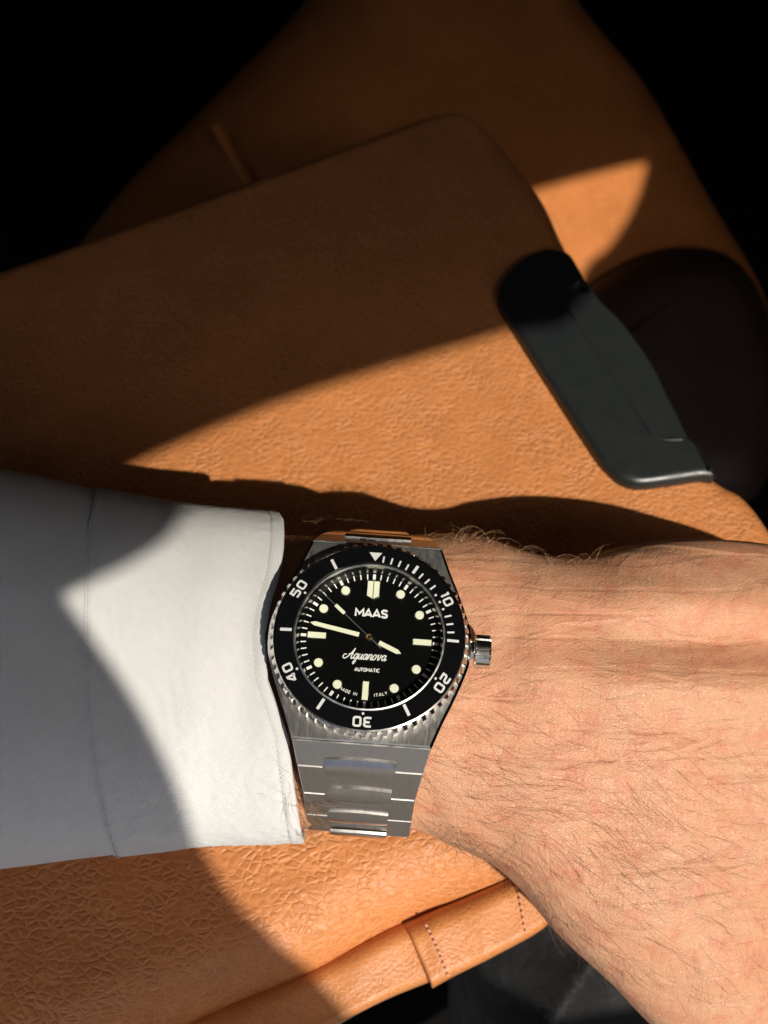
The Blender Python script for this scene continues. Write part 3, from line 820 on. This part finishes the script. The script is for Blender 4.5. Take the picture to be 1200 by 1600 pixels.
GL = {
 '0': [([(.18, 0), (.54, 0), (.66, .05), (.72, .17), (.72, .83), (.66, .95), (.54, 1), (.18, 1), (.06, .95), (0, .83), (0, .17), (.06, .05)], True)],
 '1': [([(0.02, 1), (.24, 1), (.24, 0)], False)],
 '2': [([(0, 1), (.52, 1), (.66, .95), (.72, .84), (.72, .68), (.66, .56), (.52, .51), (.2, .5), (.06, .45), (0, .33), (0, 0), (.74, 0)], False)],
 '3': [([(0, 1), (.52, 1), (.66, .95), (.72, .84), (.72, .66), (.66, .56), (.52, .52), (.16, .52)], False), ([(.50, .50), (.66, .44), (.72, .33), (.72, .16), (.66, .05), (.52, 0), (0, 0)], False)],
 '4': [([(.56, 0), (.56, 1), (.46, 1), (0, .36), (0, .24), (.74, .24)], False)],
 '5': [([(.72, 1), (0, 1), (0, .56), (.52, .56), (.66, .51), (.72, .40), (.72, .16), (.66, .05), (.52, 0), (0, 0)], False)],
 'M': [([(0, 0), (0, 1), (.45, .35), (.9, 1), (.9, 0)], False)],
 'A': [([(0, 0), (.42, 1), (.84, 0)], False), ([(.14, .27), (.70, .27)], False)],
 'S': [([(.66, .84), (.5, .98), (.22, .98), (.06, .86), (.06, .66), (.2, .54), (.5, .46), (.64, .34), (.64, .14), (.5, .02), (.2, .02), (.02, .17)], False)],
 'U': [([(0, 1), (0, .25), (.12, .05), (.3, 0), (.42, 0), (.6, .05), (.72, .25), (.72, 1)], False)],
 'T': [([(0, 1), (.72, 1)], False), ([(.36, .98), (.36, 0)], False)],
 'O': [([(.25, 0), (.5, 0), (.7, .15), (.78, .4), (.78, .6), (.7, .85), (.5, 1), (.25, 1), (.07, .85), (0, .6), (0, .4), (.07, .15)], True)],
 'I': [([(0.06, 0), (0.06, 1)], False)],
 'C': [([(.7, .82), (.5, 1), (.25, 1), (.07, .85), (0, .6), (0, .4), (.07, .15), (.25, 0), (.5, 0), (.7, .18)], False)],
 'D': [([(0, 0), (.35, 0), (.62, .15), (.7, .4), (.7, .6), (.62, .85), (.35, 1), (0, 1)], True)],
 'E': [([(.6, 1), (0, 1), (0, 0), (.6, 0)], False), ([(0.02, .5), (.5, .5)], False)],
 'N': [([(0, 0), (0, 1), (.68, 0), (.68, 1)], False)],
 'L': [([(0, 1), (0, 0), (.55, 0)], False)],
 'Y': [([(0, 1), (.36, .5), (.72, 1)], False), ([(.36, .5), (.36, 0)], False)],
}
ADV = {'1': .30, '0': .72, '2': .74, '3': .72, '4': .74, '5': .72, 'M': .9, 'A': .84, 'S': .68, 'U': .72, 'T': .72, 'O': .78, 'I': .12, 'C': .7, 'D': .7, 'E': .6, 'N': .68, 'L': .55, 'Y': .72, ' ': .35}
def word(txt, height, weight, gap=0.3, z1=0.006, xs=1.0):
    """strokes of a word centred on 0,0; height and weight in cm"""
    parts = []; x = 0; tot = sum(ADV[c] for c in txt)+gap*(len(txt)-1); k = 0
    for c in txt:
        for pts, cl in GL.get(c, []):
            pp = [((px+x-tot/2)*height*xs, (py-.5)*height) for px, py in pts]
            parts.append(stroke(pp, weight, -0.004, z1+k*0.0007, cl)); k = (k+1) % 4
        x += ADV[c]+gap
    return merge(parts)
for mnt, s in ((10, '10'), (20, '20'), (30, '30'), (40, '40'), (50, '50')):
    wb('bezel_numeral', rad_place(word(s, 0.165, 0.042, 0.42, 0.005, 1.12), mnt, 1.765), MAT_ENAMEL, bezel, smooth=False, label='numeral '+s)
    wb('bezel_dot', rad_place(bevel_prism([(0.026*math.cos(t_), 0.026*math.sin(t_)) for t_ in np.arange(0, 6.28, .52)], -0.004, 0.006, .002), mnt, 1.604), MAT_ENAMEL, bezel, smooth=False)
for mnt in (5, 15, 25, 35, 45, 55):
    wb('bezel_marker', rad_place(bar(0.062 if mnt != 15 else .055, 0.24 if mnt != 5 else .20), mnt, 1.70), MAT_ENAMEL, bezel, smooth=False)
for mnt in (1, 2, 3, 4, 6, 7, 8, 12, 13, 14):
    wb('bezel_minute_mark', rad_place(bar(0.036, 0.145), mnt, 1.655), MAT_ENAMEL, bezel, smooth=False)
for mnt in (9, 11):
    wb('bezel_minute_mark', rad_place(bar(0.04, 0.05), mnt, 1.605), MAT_ENAMEL, bezel, smooth=False)
wb('bezel_triangle', rad_place(bevel_prism([(0, -0.10), (0.135, 0.095), (-0.135, 0.095)], -0.004, 0.006, .002), 0, 1.70), MAT_ENAMEL, bezel, smooth=False, label='triangle at the top of the bezel')

# crystal, its rim, sloping inner ring, dial
wb('crystal_rim', lathe([(1.545, -0.05), (1.545, 0.018), (1.538, 0.026), (1.512, 0.030), (1.505, 0.022), (1.505, -0.06)], 200), MAT_RIM, auto=50)
wb('inner_ring', lathe([(1.505, -0.06), (1.50, -0.07), (1.435, -0.305)], 200), MAT_REHAUT)
cry = wb('crystal', ([(1.506*math.cos(a), 1.506*math.sin(a), 0.012) for a in np.arange(0, 2*math.pi-1e-6, 2*math.pi/96)], [tuple(range(96))]), MAT_GLASS, smooth=False)
ZD = -0.30
dial = wb('dial', lathe([(0, ZD), (1.44, ZD), (1.44, ZD-0.04), (0, ZD-0.04)], 128), MAT_DIAL, smooth=False)
def dplace(VF, minute, r, z):
    a = -2*math.pi*minute/60
    return [((x)*math.cos(a)-(y+r)*math.sin(a), x*math.sin(a)+(y+r)*math.cos(a), zz+z) for x, y, zz in VF[0]], VF[1]
parts = []
for k in range(60):
    big = k % 5 == 0
    parts.append(dplace(prism([(-.029 if big else -.012, -.052), (.029 if big else .012, -.052), (.029 if big else .012, .062), (-.029 if big else -.012, .062)], 0, 0.003), k, 1.355, ZD))
wb('minute_track', merge(parts), MAT_PRINT, dial, smooth=False, label='white printed minute track')
def circ(r, n=32): return [(r*math.cos(2*math.pi*k/n), r*math.sin(2*math.pi*k/n)) for k in range(n)]
def rectp(a, b_): return [(-a, -b_), (a, -b_), (a, b_), (-a, b_)]
for hh in range(12):
    if hh == 0:
        sh = [(0, -0.215), (0.135, -0.15), (0.135, 0.185), (-0.135, 0.185)]
        fr_ = wb('hour_marker', dplace(bevel_prism([(x*1.1, y*1.07) for x, y in sh], 0, 0.055, 0.012), 0, 1.07, ZD), MAT_POLISH, dial, smooth=False, label='shield shaped marker at twelve')
        l1 = [(0.008, -0.205), (0.125, -0.145), (0.125, 0.175), (0.008, 0.175)]
        V = merge([bevel_prism(l1, 0.05, 0.064, 0.004), bevel_prism([(-x, y) for x, y in reversed(l1)], 0.05, 0.064, 0.004)])
        wb('hour_marker_lume', dplace(V, 0, 1.07, ZD), MAT_LUME, dial, smooth=False)
    elif hh % 3 == 0:
        wb('hour_marker', dplace(bevel_prism(rectp(0.073, 0.20), 0, 0.055, 0.01), hh*5, 1.085, ZD), MAT_POLISH, dial, smooth=False, label='bar marker')
        wb('hour_marker_lume', dplace(bevel_prism(rectp(0.060, 0.187), 0.05, 0.066, 0.004), hh*5, 1.085, ZD), MAT_LUME, dial, smooth=False)
    else:
        wb('hour_marker', dplace(bevel_prism(circ(0.108), 0, 0.055, 0.012), hh*5, 1.15, ZD), MAT_POLISH, dial, smooth=True, label='round marker')
        wb('hour_marker_lume', dplace(bevel_prism(circ(0.090), 0.05, 0.068, 0.006), hh*5, 1.15, ZD), MAT_LUME, dial, smooth=True)
def shift(VF, dx, dy, dz): return [(x+dx, y+dy, z+dz) for x, y, z in VF[0]], VF[1]
wb('maker_name', shift(word('MAAS', 0.155, 0.042, 0.17, 0.006, 1.12), 0.0, 0.56, ZD), MAT_PRINT, dial, smooth=False, label='lettering MAAS')
wb('dial_lettering', shift(word('AUTOMATIC', 0.066, 0.016, 0.24, 0.004, 0.92), 0, -0.645, ZD), MAT_PRINT, dial, smooth=False, label='lettering AUTOMATIC')
def arc_word(txt, height, weight, r, deg0):
    """small lettering that follows the foot of the dial, tops towards the centre"""
    parts = []; tot = sum(ADV[c] for c in txt)+0.45*(len(txt)-1); x = -tot/2
    for k, c in enumerate(txt):
        xc = (x+ADV[c]/2)*height; a = R(deg0)+xc/r
        for i, (pts, cl) in enumerate(GL.get(c, [])):
            pp = []
            for px, py in pts:
                lx = (px-ADV[c]/2)*height; ly = (py-.5)*height; rr = r-ly; aa = a+lx/r
                pp.append((rr*math.sin(aa), -rr*math.cos(aa)))
            parts.append(stroke(pp, weight, -0.002, 0.004+(i)*0.0006, cl))
        x += ADV[c]+0.45
    return merge(parts)
wb('dial_lettering', shift(arc_word('MADE IN', 0.055, 0.012, 1.17, -17.5), 0, 0, ZD), MAT_PRINT, dial, smooth=False, label='lettering MADE IN')
wb('dial_lettering', shift(arc_word('ITALY', 0.055, 0.012, 1.17, 15.5), 0, 0, ZD), MAT_PRINT, dial, smooth=False, label='lettering ITALY')
# script word
SG = {
 'a': [[(.75, .8), (.45, 1), (.12, .7), (.1, .25), (.35, 0), (.65, .3), (.82, .98)], [(.82, .98), (.74, .3), (.9, 0), (1.18, .3)]],
 'q': [[(.75, .8), (.45, 1), (.12, .7), (.1, .25), (.35, 0), (.65, .3), (.82, .98)], [(.82, .98), (.74, -.5), (.5, -.95), (.36, -.6), (.75, -.1), (1.18, .3)]],
 'u': [[(-.02, .3), (.14, 1), (.1, .3), (.3, 0), (.58, .3), (.76, 1)], [(.76, 1), (.7, .3), (.86, 0), (1.14, .3)]],
 'n': [[(-.02, .3), (.14, 1), (.14, 0)], [(.14, .1), (.3, .7), (.6, 1), (.78, .75), (.74, .2), (.9, 0), (1.14, .3)]],
 'o': [[(.6, 1), (.22, .82), (.1, .3), (.35, 0), (.7, .2), (.8, .7), (.58, 1), (.72, .78), (1.1, .85)]],
 'v': [[(-.02, .75), (.14, 1), (.24, .4), (.4, 0), (.68, .5), (.74, 1), (.86, .8), (1.1, .8)]],
}
parts = []; k = 0; x = 1.55; XH = 0.112
def sc_add(pts, ox):
    global k
    pp = [((px+ox+0.42*py)*XH*0.80, py*XH) for px, py in cr(pts, 5)]
    pp = [(a-0.42, b_-0.43) for a, b_ in pp]
    parts.append(stroke(pp, 0.021, -0.002, 0.004+0.0006*(k % 5))); k += 1
sc_add([(-.5, .75), (-1.0, .75), (-1.15, .3), (-.7, 0), (-.1, .35), (.5, 1.2), (.85, 2.0)], 0)
sc_add([(.85, 2.0), (.72, 1.0), (.72, .3), (.9, 0), (1.3, .3)], 0)
sc_add([(-.05, .8), (.4, .95), (1.0, .85)], 0)
x = 1.25
for ch in 'quanova':
    for s in SG[ch]: sc_add(s, x)
    x += 1.06
wb('dial_lettering', shift(merge(parts), 0, 0, ZD), MAT_PRINT, dial, smooth=False, label='script lettering Aquanova')

# hands
def hand(name, minute, body, lume, z, th=0.018):
    a = -2*math.pi*minute/60
    def pl_(VF): return [(x*math.cos(a)-y*math.sin(a), x*math.sin(a)+y*math.cos(a), zz+z) for x, y, zz in VF[0]], VF[1]
    hb = wb(name, pl_(bevel_prism(body, 0, th, 0.004)), MAT_HAND, smooth=False)
    if lume: wb('lume_inlay', pl_(bevel_prism(lume, th-0.004, th+0.008, 0.003)), MAT_LUME, hb, smooth=False)
    return hb
hand('hour_hand', 5*(3+46.8/60), [(-.03, -.12), (.03, -.12), (.065, .22), (.062, .66), (0, .79), (-.062, .66), (-.065, .22)], [(-.048, .22), (.048, .22), (.048, .64), (0, .73), (-.048, .64)], ZD+0.095)
hand('minute_hand', 46.8, [(-.03, -.15), (.03, -.15), (.062, .22), (.058, 1.18), (0, 1.30), (-.058, 1.18), (-.062, .22)], [(-.047, .22), (.047, .22), (.044, 1.17), (0, 1.26), (-.044, 1.17)], ZD+0.130)
hand('second_hand', 51.7, [(-.018, -.33), (.018, -.33), (.010, .0), (.007, 1.38), (-.007, 1.38), (-.010, .0)], [(-.036, .72), (.036, .72), (.036, .98), (-.036, .98)], ZD+0.165, 0.012).data.materials[0] = MAT_BRUSH
wb('centre_pinion', lathe([(0, ZD+.205), (.03, ZD+.2), (.045, ZD+.185), (.07, ZD+.16), (.07, ZD+.09), (0, ZD+.09)], 24), MAT_BRASS)

# crown
nc = 12*10; Vc = []
def crow(u, rb, depth):
    for k_ in range(nc):
        a = 2*math.pi*k_/nc; ph = (a*12/(2*math.pi)) % 1
        r = rb-depth*(1 if ph < .28 else 0)
        Vc.append((u, r*math.cos(a), -0.62+r*math.sin(a)))
for u, rb, dp in ((2.08, .20, 0), (2.16, .20, 0), (2.165, .29, 0), (2.19, .33, .0), (2.21, .345, .035), (2.47, .345, .035), (2.50, .325, .02), (2.515, .30, 0), (2.52, .01, 0)): crow(u, rb, dp)
wb('crown', (Vc, grid_faces(9, nc, True)), MAT_BEZEL, auto=30, label='fluted steel crown')

# bracelet: profile in the (v, w) plane, wrapped round the wrist
half = [(2.13, -.37), (2.56, -.81), (3.00, -1.455), (3.335, -2.195), (3.57, -2.98), (3.40, -3.84), (2.85, -4.58), (2.08, -5.17), (1.15, -5.55), (0.0, -5.66)]
halfT = [(2.13, -.37), (2.48, -.87), (2.80, -1.52), (3.12, -2.25), (3.42, -3.0)]+half[5:]
wid = [1.385, 1.27, 1.15, 1.115, 1.10, 1.08, 1.05, 1.03, 1.02, 1.0]
cw = [0, .72, .665, .62, .60, .58, .57, .56, .55]
TH = 0.26
def link_mesh(p, q, wp, wq, th=TH):
    """one bracelet link between two joints, chamfered; u is across"""
    p = np.array(p); q = np.array(q); d = q-p; L = np.linalg.norm(d); d /= L
    nr = np.array((d[1], -d[0]))
    if nr @ (p+q-np.array((0, -5.6))) < 0: nr = -nr
    return p, q, d, nr, L
def link_bm(a, b_, wa, wb_, th, nr, gap, ch=0.022):
    d = (b_-a)/np.linalg.norm(b_-a); L = np.linalg.norm(b_-a)
    Vv = []
    secs = [(gap, -ch), (gap+ch, 0), (L-gap-ch, 0), (L-gap, -ch)]
    for s, dz in secs:
        c = a+d*s; wdt = wa+(wb_-wa)*s/L
        for (uu, zz) in ((-wdt, -th), (-wdt, dz-ch), (-wdt+ch, dz), (wdt-ch, dz), (wdt, dz-ch), (wdt, -th)):
            pt = c+nr*zz; Vv.append((uu, pt[0], pt[1]))
    Ff = grid_faces(4, 6)
    Ff += [tuple(range(5, -1, -1)), tuple(range(18, 24))]+[(i*6, (i+1)*6, (i+1)*6+5, i*6+5) for i in range(3)]
    return Vv, Ff
for sgn in (-1, 1):
    pts = [np.array((sgn*v, w_)) for v, w_ in (half if sgn < 0 else halfT)]
    for i in range(len(pts)-1):
        p, q, d, nr, L = link_mesh(pts[i], pts[i+1], wid[i], wid[i+1])
        V, F = link_bm(p, q, wid[i], wid[i+1], TH if i else 0.45, nr, 0.004, 0.020)
        ob = wb('end_link' if i == 0 else 'bracelet_link', (V, F), MAT_LINK, auto=25)
        ob.data.materials.append(MAT_EDGE)
        fix_normals(ob)
        mats = ob.data.materials
        for pg in ob.data.polygons:
            if pg.index in range(0, 3*5) and pg.index not in (5+2,): pg.material_index = 1 if (pg.index//5 != 1 or pg.index % 5 in (1, 3)) else 0
        # barrel-shaped centre piece across the joint at the far end of this link
        if i+1 < len(pts)-1 or sgn == 1:
            nx = pts[i+2] if i+2 < len(pts) else np.array((-pts[i][0], pts[i][1]))
            t_ = nx-pts[i]; t_ /= np.linalg.norm(t_); nn = np.array((t_[1], -t_[0]))
            if nn @ nr < 0: nn = -nn
            c = pts[i+1]; hwd = cw[min(i+1, len(cw)-1)]; Vv = []
            NU, NV = 17, 9
            for a in range(NU):
                fu = -1+2*a/(NU-1)
                l0 = -0.245-0.05*(1-fu*fu); l1 = 0.215+0.05*(1-fu*fu)
                for b_ in range(NV):
                    g = (0, .05, .2, .35, .5, .65, .8, .95, 1)[b_]; s = l0+(l1-l0)*g
                    hgt = 0.075-0.040*((g-.5)*2)**2-0.008*abs(fu)**6
                    if b_ in (0, NV-1): hgt -= 0.045
                    pt = c+t_*s+nn*(hgt-0.014*abs(s)/0.25)
                    Vv.append((fu*hwd, pt[0], pt[1]))
            nb = len(Vv)
            for a in range(NU):
                fu = -1+2*a/(NU-1); l0 = -0.245-0.05*(1-fu*fu); l1 = 0.215+0.05*(1-fu*fu)
                for s in (l0, l1):
                    pt = c+t_*s-nn*0.12; Vv.append((fu*hwd, pt[0], pt[1]))
            Ff = grid_faces(NU, NV)
            for a in range(NU-1):
                Ff += [(a*NV, (a+1)*NV, nb+2*(a+1), nb+2*a), (a*NV+NV-1, nb+2*a+1, nb+2*(a+1)+1, (a+1)*NV+NV-1), (nb+2*a, nb+2*a+2, nb+2*a+3, nb+2*a+1)]
            Ff += [tuple(list(range(NV))+[nb+1, nb]), tuple([(NU-1)*NV+k_ for k_ in range(NV)]+[nb+2*NU-1, nb+2*NU-2])]
            cp = wb('centre_link', (Vv, Ff), MAT_CENTRE, ob, auto=22)
            cp.data.materials.append(MAT_EDGE)
            for pg in cp.data.polygons:
                if pg.index < (NU-1)*(NV-1) and pg.index % (NV-1) in (0, NV-2): pg.material_index = 1
            fix_normals(cp)
